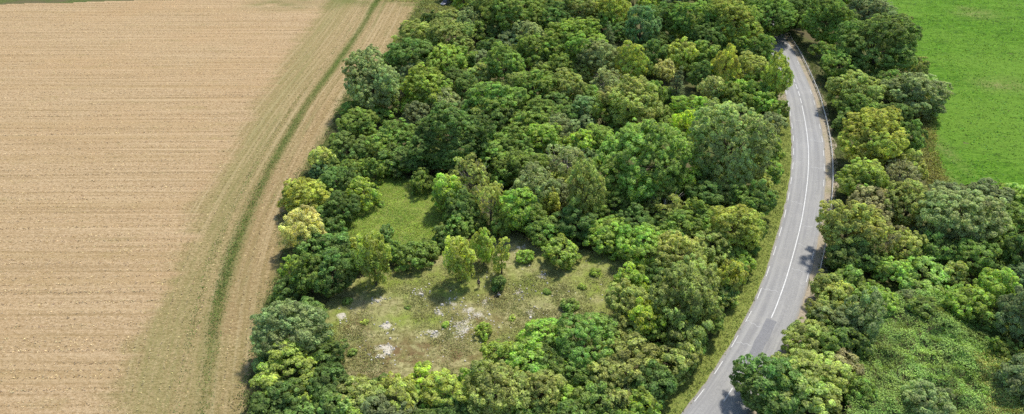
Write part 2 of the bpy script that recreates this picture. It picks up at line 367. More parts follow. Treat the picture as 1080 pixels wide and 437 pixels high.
# road, verge, shoulder: strips along the centre line
def strip(name, mat, o0, o1, z, s0=0, s1=None, n=8, wob=0.0, parent=None, kind='structure'):
    s1 = RLEN - 1 if s1 is None else s1; ss = np.arange(s0, s1, .5) if s1 - s0 > 1.2 else np.array([s0, s1])
    if ss[-1] < s1 - .05: ss = np.append(ss, s1)
    V = []; A = []; L = []
    for s_ in ss:
        e0 = o0 + wob*(float(vnoise(np.array([s_*.6]), np.array([1.]), 33)[0])-.5); e1 = o1 + wob*(float(vnoise(np.array([s_*.6]), np.array([7.]), 35)[0])-.5)
        for k in range(n+1):
            o_ = e0 + (e1-e0)*k/n; p = road_at(s_, o_); V.append((p[0], p[1], z)); A.append(o_); L.append(s_)
    m = n+1; F = np.array([(i*m+k, i*m+k+1, (i+1)*m+k+1, (i+1)*m+k) for i in range(len(ss)-1) for k in range(n)])
    o = obj(name, mesh(name, V, F, mat, True, {'across': ('POINT', A), 'along': ('POINT', L)}), parent)
    if kind and not parent: o['kind'] = kind
    return o
ASP, PAINT = asphalt_mat(), paint_mat()
vt = NT('verge_grass', 1, .05); _p = vt.pos(); _f = vt.noise(_p, 1.8, 5, .7)
vt.bump(_f, 1, .15); VERGE = vt.out(vt.mix(vt.rng(_f, .3, .7), (.10, .14, .025), (.25, .27, .07)))
strip('grass_verge', VERGE, -6.2, -3.2, .03, n=4, wob=.8)
strip('sandy_shoulder', gravel_mat(), 3.2, 5.6, .03, n=4, wob=.8)
road = strip('road', ASP, -3.4, 3.4, .075, n=16, wob=.22)
s110, s335, s75 = s_at_row(112), s_at_row(335), s_at_row(75)
def mark(name, off, w_, s0, s1): return strip(name, PAINT, off-w_/2, off+w_/2, .081, s0, s1, 1, 0, road)
rr = random.Random(5)
s_ = s_at_row(435.5)
while s_ > 3: s_ -= 6.5
first = s_
while s_ < RLEN - 6:
    mark('edge_dash', -3.02, .10, s_, s_+3)
    if s_ > 8 and rr.random() < .7: mark('edge_dash', 3.05, .09, s_+1.5, s_+4.2)
    s_ += 6.5
mark('centre_line', 0, .16, s335, s110)
_s = s335 - 4.0
while _s > 3: mark('centre_dash', 0, .15, _s-3, _s) if abs(project((*road_at(_s-1.5, 0), 0))[1]-378) > 22 else None; _s -= 6.5
_s = s110 + 1.3
while _s < RLEN - 6: mark('centre_dash', 0, .15, _s, _s+3); _s += 4.33
pt = NT('fresh_asphalt', .9, .2); _f = pt.noise(pt.pos(), 5, 4, .7); PATCH = pt.out(pt.mix(pt.rng(_f, .3, .7), (.15, .15, .155), (.22, .22, .225)))
strip('repair_patch', PATCH, -.55, 1.0, .079, s_at_row(392), s335-.4, 4, .35, road)
st = NT('crack_sealant', .8, .2); SEAL = st.out((.46, .46, .45))
for row, o0, o1, dx in ((147, .4, 3.0, -.6), (257, .3, 2.8, -.8), (284, .3, 2.9, .3), (238, .6, 2.0, .4), (368, -2.8, -.7, .5), (129, -2.9, -.4, .2), (310, -2.9, -.5, .4), (215, -2.6, -.3, -.4), (177, .4, 3, .5), (345, -2.9, -.8, -.6)):
    s0 = s_at_row(row); V = []; n_ = 8
    for i in range(n_+1):
        q = o0+(o1-o0)*i/n_; sw = s0 + dx*i/n_ + .18*math.sin(i*1.9+row)
        for e in (-.035, .035): p = road_at(sw+e, q); V.append((p[0], p[1], .0805))
    obj('crack_seal', mesh('crack_seal', V, [(2*i, 2*i+2, 2*i+3, 2*i+1) for i in range(n_)], SEAL), road)
strip('gravel_pull_in', gravel_mat(), -5.6, -3.3, .055, s_at_row(124), s_at_row(100), 4, .9)

# ------------------------------------------------------------------ crash barrier
STEEL = plain('galvanised_steel', (.5, .49, .46), .5, .35, .2, 2.5); POSTM = plain('post_steel', (.2, .19, .17), .7, .3)
gr_s0, gr_s1 = s_at_row(298), s_at_row(35)
bar = thing('crash_barrier', 'long steel crash barrier on posts along the right-hand edge of the road', 'guardrail', (*road_at(gr_s0, 4.6), 0))
bx, by = bar.location.x, bar.location.y
prof = [(-.02, .44), (.05, .50), (.05, .56), (-.02, .62), (.05, .68), (.05, .74), (-.02, .80), (-.055, .80), (-.055, .44)]
_s = gr_s0
while _s < gr_s1 - 4:
    V = []; k = len(prof)
    for q in (_s, _s+1.33, _s+2.67, _s+4.0):
        for a, z in prof: p = road_at(q, 4.6-a); V.append((p[0]-bx, p[1]-by, z))
    F = [(i*k+j, i*k+(j+1) % k, (i+1)*k+(j+1) % k, (i+1)*k+j) for i in range(3) for j in range(k)] + [tuple(range(k-1, -1, -1)), tuple(3*k+j for j in range(k))]
    obj('rail_beam', mesh('rail_beam', V, F, STEEL), bar)
    p = road_at(_s, 4.6+.15); p2 = road_at(_s+.2, 4.6+.15); ang = math.atan2(p2[1]-p[1], p2[0]-p[0])
    MB().box((p[0]-bx, p[1]-by, .375), (.1, .14, .75), ang).build('post', POSTM, bar)
    _s += 4.0

# ------------------------------------------------------------------ foliage
def leaves(C, N, size, rng, rnd, clump, asp=.68, flat=.35):
    """diamond leaf sprays centred at C facing N"""
    n = len(C); N = N/np.linalg.norm(N, axis=1, keepdims=True)
    R = rng.normal(size=(n, 3)); T = np.cross(N, R); T /= np.linalg.norm(T, axis=1, keepdims=True)+1e-9; B = np.cross(N, T)
    L = (size*rng.uniform(.7, 1.35, n))[:, None]
    W = L*asp
    V = np.stack([C-T*L*.5, C+B*W*.5+N*L*.06, C+T*L*.5-N*L*.10, C-B*W*.5+N*L*.06], 1).reshape(-1, 3)
    F = np.arange(4*n).reshape(n, 4)
    return V, F, rnd, clump
def unit(rng, n):
    v = rng.normal(size=(n, 3)); return v/np.linalg.norm(v, axis=1, keepdims=True)
PROTO = {}
KINDS = {  # lobes, lobe radius (of R), clump radius m, lowest lobe direction z, leaf, cover, drop
 'broad': (27, (.24, .40), (.34, .66), -.72, .30, 1.15, .08),
 'feather': (30, (.24, .38), (.32, .60), -.75, .28, 1.15, .06),
 'shrub': (13, (.28, .46), (.38, .62), -.30, .34, 1.20, .05),
 'twiggy': (20, (.20, .34), (.38, .60), -.50, .30, .80, .30),
 'slim': (22, (.28, .42), (.35, .55), -.90, .30, 1.2, .05),
 'mound': (34, (.16, .32), (.24, .44), -.05, .25, 1.2, .06),
}
def crown_mesh(kind, R, B, seed):
    rng = np.random.default_rng(seed)
    P, N, CI, RN = [], [], [], []
    if kind == 'conifer':
        tiers = 11
        for t in range(tiers):
            u = t/(tiers-1); z = -B + 2*B*u; rad = R*(1-u)**.8 + .15; nb = max(5, int(13*(1-u)+3))
            for k in range(nb):
                a = 2*math.pi*(k+rng.uniform(-.3, .3))/nb; ln = rad*rng.uniform(.75, 1.12); m = int(60*ln/R)+14
                q = rng.uniform(.15, 1, m)**.7; cx = np.stack([np.cos(a)*ln*q, np.sin(a)*ln*q, z-.35*ln*q+0*q], 1)
                cx += rng.normal(size=(m, 3))*np.array([.16, .16, .10])*(1.4-q[:, None])*1.6
                P.append(cx); N.append(np.stack([np.cos(a)*.5+0*q, np.sin(a)*.5+0*q, .9+0*q], 1)+rng.normal(size=(m, 3))*.35); CI.append(np.full(m, rng.random()))
        P = np.concatenate(P); N = np.concatenate(N); CI = np.concatenate(CI)
        return mesh('crown', *(lambda v: (v[0], v[1]))(leaves(P, N, .30, rng, None, None, .4)), LEAF, False, {'rnd': ('FACE', rng.random(len(P))), 'clump': ('FACE', CI)})
    nl, lr, cr, zmin, leaf, cover, drop = KINDS[kind]
    nl = int(nl*(.55+.15*R)) if kind in ('broad', 'feather', 'twiggy') else nl
    if R < 2.2: cr = (cr[0]*.72, cr[1]*.72); leaf *= .82
    # lobes
    i = np.arange(nl)+.5; zz = 1-(1-zmin)*i/nl; ph = i*2.39996+rng.uniform(0, 6)
    zz = np.clip(zz+rng.normal(size=nl)*.09, zmin, 1); rr_ = np.sqrt(1-zz**2)
    D = np.stack([rr_*np.cos(ph), rr_*np.sin(ph), zz], 1); D += rng.normal(size=D.shape)*.10; D /= np.linalg.norm(D, axis=1, keepdims=True)
    lrad = rng.uniform(*lr, nl)*R*(1.0 if kind != 'mound' else .9)
    ext = rng.uniform(.70, 1.16, nl)
    if kind in ('feather', 'slim', 'twiggy'): ext = rng.uniform(.72, 1.12, nl)
    sx = 1 if kind != 'shrub' else 1.0
    C = D*np.array([R, R, B])*ext[:, None]; C -= D*lrad[:, None]*.85
    if kind == 'broad': C[:, :2] *= np.where(D[:, 2:3] < -.2, .86, 1)
    C = np.vstack([C, [[0, 0, -.05*B]]]); lrad = np.append(lrad, .68*min(R, B)); D = np.vstack([D, [[0, 0, 1]]])
    for li in range(nl+1):
        r = lrad[li]; rc_m = .5*(cr[0]+cr[1]); m = max(6, int(2.3*(r/rc_m)**2*1.5))
        d = unit(rng, m); d = d[(d*D[li]).sum(1) > -.35] if li < nl else d[d[:, 2] > -.2]
        cc = C[li]+d*r*rng.uniform(.66, 1.14, len(d))[:, None]
        # drop clumps buried in other lobes
        dist = np.linalg.norm(cc[:, None]-C[None], axis=2)/lrad[None]; dist[:, li] = 9
        keep = (dist.min(1) > .66) & (rng.random(len(d)) > drop)
        if kind == 'mound': keep &= cc[:, 2] > -.55*B
        cc, d = cc[keep], d[keep]
        tone = rng.random()
        for q in range(len(cc)):
            rc = rng.uniform(*cr); k = int(cover*2*math.pi*rc*rc/(.34*leaf*leaf*1.3))+4
            k = min(k, 80)
            dd = unit(rng, k)+d[q]*.75+np.array([0, 0, .35]); dd /= np.linalg.norm(dd, axis=1, keepdims=True)
            sh = np.array([1, 1, 1.25]) if kind in ('feather', 'slim') else np.array([1.1, 1.1, .8])
            pp = cc[q]+dd*sh*rc*rng.uniform(.62, 1.06, k)[:, None]
            P.append(pp); N.append(dd+rng.normal(size=(k, 3))*(.30 if kind not in ('feather', 'twiggy') else .42)); CI.append(np.full(k, np.clip(.55*tone+.45*rng.random()+rng.normal()*.06, 0, 1)))
    P = np.concatenate(P); N = np.concatenate(N); CI = np.concatenate(CI)
    V, F, _, _ = leaves(P, N, leaf, rng, None, None, .6 if kind in ('feather', 'slim') else .72)
    return mesh('crown', V, F, LEAF, False, {'rnd': ('FACE', rng.random(len(P))), 'clump': ('FACE', CI)})
def trunk_mesh(kind, R, B, H, seed):
    rng = random.Random(seed); m = MB(); r0 = .06*R+.05 if kind not in ('shrub', 'mound') else .05+.02*R
    pale = kind in ('twiggy',)
    if kind in ('shrub', 'mound'):
        for k in range(5):
            a = rng.uniform(0, 6.28); d = R*rng.uniform(.25, .6)
            m.tube([(0.06*math.cos(a), .06*math.sin(a), -.1), (d*.4*math.cos(a), d*.4*math.sin(a), H*.5), (d*math.cos(a), d*math.sin(a), H+B*.25)], [r0, r0*.75, r0*.3], 5)
    else:
        b1, b2 = rng.uniform(-.12, .12)*R, rng.uniform(-.12, .12)*R
        m.tube([(0, 0, -.25), (0, 0, .25), (b1*.4, b2*.4, H*.4), (b1, b2, H*.8), (b1*1.1, b2*1.1, H+.5*B)], [r0*1.5, r0*1.15, r0*.9, r0*.65, r0*.15], 8)
        for k in range(22 if kind == 'twiggy' else 7):
            a = k*2.4+rng.uniform(-.4, .4); z0 = H*rng.uniform(.45, .95); d = R*rng.uniform(.5, 1.02 if kind == 'twiggy' else .62); z1 = H+B*rng.uniform(-.35, .65)*(1 if kind != 'twiggy' else 1.1)
            x0, y0 = b1*z0/H, b2*z0/H; rb = r0*(.42 if kind != 'twiggy' else .3)
            m.tube([(x0, y0, z0), (x0+d*.45*math.cos(a), y0+d*.45*math.sin(a), z0+(z1-z0)*.4), (d*math.cos(a), d*math.sin(a), z1)], [rb, rb*.7, rb*.2], 5)
            if kind == 'twiggy':
                for e in (-.35, .35): m.tube([(x0+d*.45*math.cos(a), y0+d*.45*math.sin(a), z0+(z1-z0)*.4), (d*.95*math.cos(a+e), d*.95*math.sin(a+e), z1+.15*B)], [rb*.5, rb*.15], 4)
    return mesh('trunk', m.v, m.f, PALEBARK if pale else BARK, True)
CLASSES = {'broad': (2.4, 3.6, 5.2, 7.2), 'feather': (2.2, 3.4, 5.0), 'shrub': (.9, 1.7, 2.8), 'twiggy': (2.4, 3.8), 'slim': (1.3, 2.2), 'mound': (1.6, 2.8), 'conifer': (2.4,)}
VARS = {'broad': 4, 'feather': 4, 'shrub': 6, 'twiggy': 4, 'slim': 2, 'mound': 6, 'conifer': 3}
LIFT = 3.1
TONES = {
 'mid': (.082, .112, .023), 'dark': (.060, .086, .021), 'bright': (.110, .145, .026), 'yellow': (.150, .163, .031), 'ygreen': (.136, .154, .031),
 'olive': (.122, .134, .035), 'cream': (.180, .180, .063), 'grey': (.106, .126, .047), 'teal': (.078, .112, .040), 'brown': (.112, .106, .044),
 'pale': (.122, .138, .046), 'pine': (.055, .070, .028), 'lime': (.158, .184, .027), 'vine': (.110, .152, .034), 'greydark': (.080, .096, .039)}
TONEWORD = {'mid': 'mid-green', 'dark': 'dark green', 'bright': 'bright green', 'yellow': 'golden-yellow', 'ygreen': 'yellowish-green', 'olive': 'olive-green', 'cream': 'pale cream-green',
 'grey': 'greyish-green', 'teal': 'bluish-green', 'brown': 'brownish', 'pale': 'pale green', 'pine': 'blackish-green', 'lime': 'lime-yellow', 'vine': 'fresh green', 'greydark': 'dull dark grey-green'}
NAME = {'broad': ('broadleaf_tree', 'tree', 'tree'), 'feather': ('feathery_tree', 'tree', 'feathery tree'), 'shrub': ('shrub', 'shrub', 'shrub'), 'twiggy': ('sparse_tree', 'tree', 'sparse twiggy tree'),
 'slim': ('slender_tree', 'tree', 'slender tree'), 'mound': ('bramble_mound', 'bramble', 'bramble mound'), 'conifer': ('conifer_tree', 'conifer', 'conifer')}
KEY = {'B': 'broad', 'F': 'feather', 'S': 'shrub', 'T': 'twiggy', 'L': 'slim', 'V': 'mound', 'C': 'conifer'}

# crown centre x y, width, height in the photograph's pixels; kind; tone
TREES = '''
391 88 60 66 B grey|436 58 46 32 B dark|441 38 40 28 B olive|474 42 50 36 B olive|471 67 42 36 B bright|451 92 54 40 B bright|434 77 26 22 S greydark
492 94 26 30 B dark|488 64 26 26 B mid|510 14 34 36 B dark|494 23 24 28 F grey|545 14 62 54 B mid|523 110 56 44 B mid|533 70 46 44 B mid|471 113 40 28 S grey|475 146 84 50 B dark|421 147 46 38 B mid
378 132 42 28 B mid|366 157 42 36 B dark|401 158 36 32 B mid|354 176 28 24 S mid|323 207 50 42 B yellow|320 241 44 46 F cream|337 182 24 20 S teal|353 194 36 32 B dark|370 198 30 34 S dark|359 219 36 36 B dark
412 176 30 22 S mid|444 193 28 28 S mid|424 170 44 30 S dark|402 216 8 6 S mid|408 246 18 14 S dark|352 243 26 26 S dark|355 260 32 28 B dark|393 273 36 54 F ygreen|417 268 26 24 S mid|436 272 40 32 S mid
353 288 46 46 B dark|327 290 40 44 B mid|308 286 26 34 S bright|296 318 26 20 S mid|308 350 72 52 F grey|334 366 30 24 S bright|304 392 62 52 B ygreen|278 388 22 32 S teal|348 408 48 44 B dark|296 424 50 34 B dark|326 330 36 28 B dark
378 418 46 34 B olive|401 406 22 20 S dark|421 418 42 36 B ygreen|444 398 30 26 S lime|444 424 34 28 S bright|472 414 48 38 B ygreen|497 405 30 30 S bright|524 412 66 60 F olive|528 374 40 30 S bright
485 273 34 48 F ygreen|510 261 23 38 F ygreen|529 269 16 52 L ygreen|526 300 14 17 S dark|553 271 20 14 S bright|511 348 19 18 S bright|600 323 16 9 S mid|470 343 7 5 S bright|614 303 8 6 S bright|577 308 7 5 S mid|590 340 9 7 S bright|430 325 6 5 S mid|385 340 7 5 S ygreen|450 385 8 6 S ygreen|372 372 9 7 S mid|628 288 10 8 S bright|540 336 7 5 S ygreen|366 318 9 7 S mid
593 267 42 28 S bright|561 232 44 36 B mid|606 238 44 38 B dark|641 255 42 32 S bright|679 260 56 32 B bright|706 252 36 30 B mid|668 303 40 42 S bright|714 272 56 36 F olive|728 315 78 80 B olive|751 262 44 38 F olive|779 243 58 54 F ygreen|769 294 32 42 B ygreen
681 338 38 46 B lime|664 322 48 44 F olive|616 362 68 58 B mid|604 392 46 40 B mid|661 384 62 54 B olive|641 406 50 40 B olive|570 350 40 28 S bright|558 380 44 34 B bright|570 412 50 44 F olive|548 405 26 34 B olive|600 420 40 30 S bright|631 424 46 32 B mid|673 426 26 20 S lime|701 412 44 44 B dark
757 374 26 34 S dark|741 394 28 34 S dark|772 344 26 34 S dark|786 319 24 32 S dark|793 292 24 34 S mid|803 262 24 34 S dark|722 420 26 30 S dark|708 435 26 26 S dark|735 365 40 44 B olive|745 340 40 40 B mid|712 385 44 40 B olive
613 10 50 40 B olive|627 16 24 22 B yellow|648 13 36 38 F ygreen|677 33 38 50 B teal|729 24 48 48 B mid|771 27 54 52 B ygreen|606 48 64 48 B bright|563 56 42 40 B mid|556 38 36 34 B grey|643 41 20 34 C pine|631 62 42 40 F grey|664 68 32 44 B yellow|719 60 34 38 B ygreen|714 92 26 42 C pine|702 76 24 24 F cream
764 72 26 48 F yellow|750 94 26 28 F cream|565 93 42 38 B mid|598 93 38 34 B olive|667 108 62 44 F olive|570 122 44 34 B mid|590 138 40 34 T grey|616 117 32 28 B teal|631 149 38 32 B bright|701 128 30 24 B mid|731 118 42 32 B bright|681 172 94 86 B mid|769 154 76 96 B pale|721 140 30 48 B lime|721 192 30 34 B lime
617 203 42 72 F olive|564 197 46 48 F grey|496 187 42 46 T olive|470 204 32 42 B bright|488 222 38 40 B dark|517 214 36 54 T olive|545 224 42 46 B bright|579 214 24 28 F ygreen|482 240 36 30 B mid|539 156 46 34 B mid|573 148 42 32 B bright|556 136 40 30 B mid|581 131 30 24 T brown|597 173 46 42 T grey|621 169 22 22 S teal|633 149 30 28 B mid|553 179 50 30 B mid|520 168 40 34 B mid|505 150 36 30 B dark
648 218 36 34 B mid|643 245 40 26 B bright|700 216 44 36 T olive|718 240 40 34 B mid|787 215 42 34 B mid|808 248 26 34 B dark|813 184 30 32 B mid|813 214 28 44 B dark|809 156 28 34 B mid|807 130 16 16 S yellow|670 236 40 30 B dark|745 210 40 34 B dark|752 236 32 30 B mid
809 18 54 48 B mid|820 80 30 58 F ygreen|798 54 34 34 B mid|792 74 34 32 B olive|824 118 20 24 S mid|807 98 26 26 S mid|740 60 34 30 B mid|745 44 36 34 B dark|690 60 30 32 B dark|780 95 28 24 S bright|690 100 26 30 B mid|740 80 28 30 B dark|700 20 40 36 B dark|755 118 26 20 S mid|640 88 34 30 T grey|582 20 38 36 B dark|590 75 34 30 B mid|545 92 32 30 B olive
873 24 48 52 B mid|915 14 46 40 B greydark|928 50 74 68 B dark|848 8 36 30 B mid|896 97 54 44 B olive|903 115 40 28 B mid|969 101 56 46 B grey|966 74 24 24 S olive|943 92 38 34 B mid|916 147 66 62 B ygreen|904 190 54 48 B ygreen|956 150 34 52 B dark|950 187 42 38 T brown|886 70 40 34 B mid|942 122 34 30 B dark|962 178 28 34 B olive|885 130 26 24 S dark
1001 208 40 30 B greydark|1039 207 44 34 B greydark|1070 207 32 28 B vine|919 216 48 34 B brown|958 216 54 50 B olive|930 250 32 44 T brown|892 242 62 64 B olive|1013 230 74 56 F grey|1068 230 34 32 B mid|956 262 38 36 B olive|986 264 34 34 B mid|1027 274 48 42 B mid|1053 264 36 36 B mid|1077 270 34 50 B dark|973 293 62 46 V vine|942 290 40 40 V vine|926 280 30 32 V mid|921 308 26 28 V vine|1049 306 42 44 B bright|1019 322 46 46 B bright|873 306 34 34 B olive|895 302 38 36 B mid|880 270 34 34 B dark|905 272 34 36 B dark
975 329 38 32 B mid|1075 334 48 60 B greydark|911 335 40 52 F grey|858 330 34 34 B olive|893 344 54 46 B grey|836 354 44 42 B olive|800 404 70 66 B dark|855 400 72 56 B olive|888 392 44 40 B brown|848 428 70 40 B olive|1075 400 44 48 B greydark|1058 374 38 38 V mid|979 424 46 34 F grey|868 365 46 38 B mid|1000 268 30 30 B dark|1040 340 34 32 B mid
945 345 30 20 V vine|990 350 34 22 V vine|1022 372 34 22 V vine|922 380 34 26 V vine|915 425 36 26 V vine|940 368 36 24 V vine|975 375 38 24 V vine|945 425 36 24 V vine|1040 398 30 20 V ygreen|960 398 34 20 V vine|1000 404 34 20 V vine|905 415 34 36 B mid|782 14 44 40 B mid|834 16 40 36 B dark|800 4 44 34 B mid
371 116 26 22 S mid|385 116 26 22 S dark|358 148 22 20 S mid|410 112 26 22 S mid|372 276 26 24 S dark|452 264 28 24 S mid|466 252 24 24 S dark|378 262 22 20 S ygreen|474 238 24 26 S mid'''
LABELS = {(391, 88): 'big rounded grey-green tree bulging out at the stubble field edge', (323, 207): 'golden-yellow bushy tree at the corner of the stubble field', (320, 241): 'pale cream-leaved tree just below the golden field-edge tree',
 (308, 350): 'wide soft grey-green tree on the lower left field edge', (485, 273): 'leftmost and widest of three light trees standing in the clearing', (510, 261): 'middle of the three light trees in the clearing, set back',
 (529, 269): 'tall narrow columnar tree, rightmost of three in the clearing', (526, 300): 'small dark shrub at the foot of the narrow clearing tree', (511, 348): 'lone bright round bush on the chalky part of the clearing',
 (553, 271): 'low bright bush in the clearing right of the narrow tree', (769, 154): 'largest dome-shaped pale-topped tree beside the left of the road', (681, 172): 'very large spreading green tree left of the dome tree',
 (721, 140): 'lime-yellow sapling squeezed between the two largest wood trees', (721, 192): 'lime-yellow low bush in front of the two largest wood trees', (664, 68): 'golden rounded tree in the middle of the far wood',
 (714, 92): 'dark pointed conifer among pale trees in the far wood', (643, 41): 'dark slim conifer left of the bluish round tree', (677, 33): 'bluish-green round tree near the top of the wood', (820, 80): 'yellow-green feathery tree leaning over the far bend of the road',
 (617, 203): 'tall pale olive tree rising above the middle of the wood', (779, 243): 'golden-olive feathery tree by the grass verge of the road', (728, 315): 'big olive-green tree with dense crown above the road verge',
 (668, 303): 'bright green bushy tree at the right end of the clearing', (928, 50): 'large dark green tree right of the road beside the green meadow', (916, 147): 'yellow-tipped leafy tree right of the crash barrier',
 (969, 101): 'grey-green tree jutting into the edge of the green meadow', (930, 250): 'bare brownish twiggy tree among the greens right of the road', (1013, 230): 'wide grey-leaved tree below the corner of the green meadow',
 (800, 404): 'dark foreground tree overhanging the road at the bottom', (892, 242): 'big olive leafy tree leaning over the road shoulder', (975, 329): 'rounded dark green tree behind the bramble slope', (809, 18): 'green tree hiding the road where it leaves the picture at top',
 (524, 412): 'big soft olive tree on the bottom edge below the clearing', (616, 362): 'large green tree in front of the clearing\'s lower right corner', (394, 272): 'yellow-green feathery tree between the small glade and the clearing', (593, 267): 'bright leafy bush on the far edge of the clearing',
 (545, 14): 'large green tree on the top edge right of the parked car', (681, 338): 'lime-yellow bush glowing before the big olive tree', (1075, 334): 'dull grey shrubby tree on the right edge of the picture'}
LAND = [(391, 88, 'the grey-green field-edge dome'), (323, 207, 'the golden field-corner tree'), (308, 350, 'the soft grey field-edge tree'), (485, 273, 'the three clearing trees'), (769, 154, 'the largest dome-shaped tree'), (681, 172, 'the huge spreading tree'),
 (664, 68, 'the golden rounded tree'), (714, 92, 'the dark pointed conifer'), (677, 33, 'the bluish round tree'), (820, 80, 'the feathery tree at the far road bend'), (617, 203, 'the tall pale olive tree'), (779, 243, 'the golden-olive verge tree'), (728, 315, 'the big olive verge tree'),
 (661, 303, 'the bright tree ending the clearing'), (928, 50, 'the large dark meadow-side tree'), (916, 147, 'the yellow-tipped barrier tree'), (969, 101, 'the grey tree jutting into the meadow'), (930, 250, 'the bare brownish tree'), (1013, 230, 'the wide grey meadow-corner tree'),
 (800, 404, 'the dark tree overhanging the road'), (892, 242, 'the big olive shoulder tree'), (975, 350, 'the bramble slope'), (524, 412, 'the soft olive bottom-edge tree'), (616, 362, 'the large tree below the clearing'), (545, 14, 'the large tree by the parked car'),
 (420, 230, 'the small glade'), (420, 380, 'the chalky clearing patch'), (468, 2, 'the parked car'), (1075, 334, 'the grey right-edge tree'), (564, 197, 'the grey feathery mid-wood tree'), (475, 146, 'the broad dark tree above the glade'), (304, 392, 'the yellowish bottom-left tree')]

rows = []
for line in TREES.strip().splitlines():
    for e in line.split('|'):
        a = e.split(); rows.append((float(a[0]), float(a[1]), float(a[2]), float(a[3]), KEY[a[4]], a[5], LABELS.get((int(a[0]), int(a[1])))))
# smaller shrubs close the gaps of the two woods
W1 = [(455, -22), (485, 4), (470, 22), (440, 24), (402, 74), (372, 100), (360, 128), (334, 178), (312, 216), (310, 282), (288, 338), (274, 400), (268, 450), (690, 450), (718, 430), (762, 370), (795, 312), (812, 270), (822, 235), (828, 195), (826, 160), (824, 110), (820, 85), (808, 40), (785, -5), (765, -22)]
W2 = [(846, -20), (842, 10), (858, 44), (876, 90), (888, 135), (889, 205), (884, 250), (872, 295), (858, 325), (825, 350), (800, 385), (790, 450), (1100, 450), (1100, 212), (1000, 204), (976, 196), (966, 160), (962, 110), (955, 70), (925, 20), (905, -20)]
SLOPE_PX = [(908, 334), (935, 322), (990, 314), (1038, 350), (1080, 425), (1095, 460), (885, 460), (898, 400)]
rg = random.Random(11); fill = []
def covered(x, y, lst, k):
    return any(((x-r[0])/(r[2]*.5*k))**2+((y-r[1])/(r[3]*.5*k))**2 < 1 for r in lst)
for poly in (W1, W2):
    yy = -18.0
    while yy < 452:
        st_ = 11+yy*.013; xx = 262.0
        while xx < 1096:
            x, y = xx+rg.uniform(-3, 3), yy+rg.uniform(-3, 3); xa, ya = np.array([x]), np.array([y])
            if inside(poly, xa, ya)[0] and not inside(CLEAR_PX, xa, ya+4)[0] and not inside(GLADE_PX, xa, ya)[0] and not inside(SLOPE_PX, xa, ya)[0] and not covered(x, y, rows, .97) and not covered(x, y, fill, 1.05):
                wd = (24+yy*.022)*rg.uniform(.9, 1.35); nb = min(rows, key=lambda r: (r[0]-x)**2+(r[1]-y)**2)
                fill.append((x, y, wd, wd*rg.uniform(.8, 1.05), 'shrub', rg.choice(['mid', 'dark', 'mid', 'dark', nb[5] if nb[5] not in ('yellow', 'cream', 'lime') else 'bright', 'bright', 'greydark', 'olive']), None))
            xx += st_
        yy += st_*.8
ALL = rows + fill
used = set()
def auto_label(x, y, wpx, kind, tone, s_):
    size = wpx/s_; base = NAME[kind][2]
    if kind in ('shrub', 'mound'): sz = 'tiny' if size < 2 else 'small' if size < 4.2 else 'spreading'
    else: sz = 'small' if size < 5.5 else 'medium' if size < 8.5 else 'large'
    near = sorted((l for l in LAND if (l[0]-x)**2+(l[1]-y)**2 > 36), key=lambda l: (l[0]-x)**2+((l[1]-y)*1.2)**2)
    opts = []
    for l in near[:3]:
        dx, dy = x-l[0], y-l[1]; d = math.hypot(dx, dy)
        if abs(dx) > 2.2*abs(dy): rel = 'right of' if dx > 0 else 'left of'
        elif abs(dy) > 2.2*abs(dx): rel = 'in front of' if dy > 0 else 'behind'
        else: rel = ('front' if dy > 0 else 'behind') + ('-right of' if dx > 0 else '-left of')
        far = 'close ' if d < 32 else '' if d < 60 else 'well '
        opts.append(f'{sz} {TONEWORD[tone]} {base} {far}{rel} {l[2]}')
    for o_ in opts:
        if o_ not in used and len(o_.split()) <= 16: return o_
    short = f'{sz} {TONEWORD[tone]} {base}'
    for o_ in [f'{short} between {near[i][2]} and {near[j][2]}' for i, j in ((0, 1), (0, 2), (1, 2))] + [f'{q} {o2}' for q in ('second', 'third', 'fourth', 'fifth', 'sixth') for o2 in opts]:
        if o_ not in used and len(o_.split()) <= 17: return o_
    return opts[0]
GROUPS = {'tree': 'woodland trees', 'shrub': 'woodland shrubs', 'bramble': 'bramble mounds on the slope', 'conifer': 'conifers in the wood'}
rt = random.Random(3); FOOT = []
OVER = {(782, 14): 5.0, (834, 16): 4.6, (800, 4): 4.5, (798, 54): 7.0, (820, 80): 6.0, (809, 18): 4.0, (892, 242): 7.6, (800, 404): 4.9, (836, 354): 5.8, (855, 400): 7, (824, 118): 5.5, (873, 306): 6.5, (848, 428): 6}
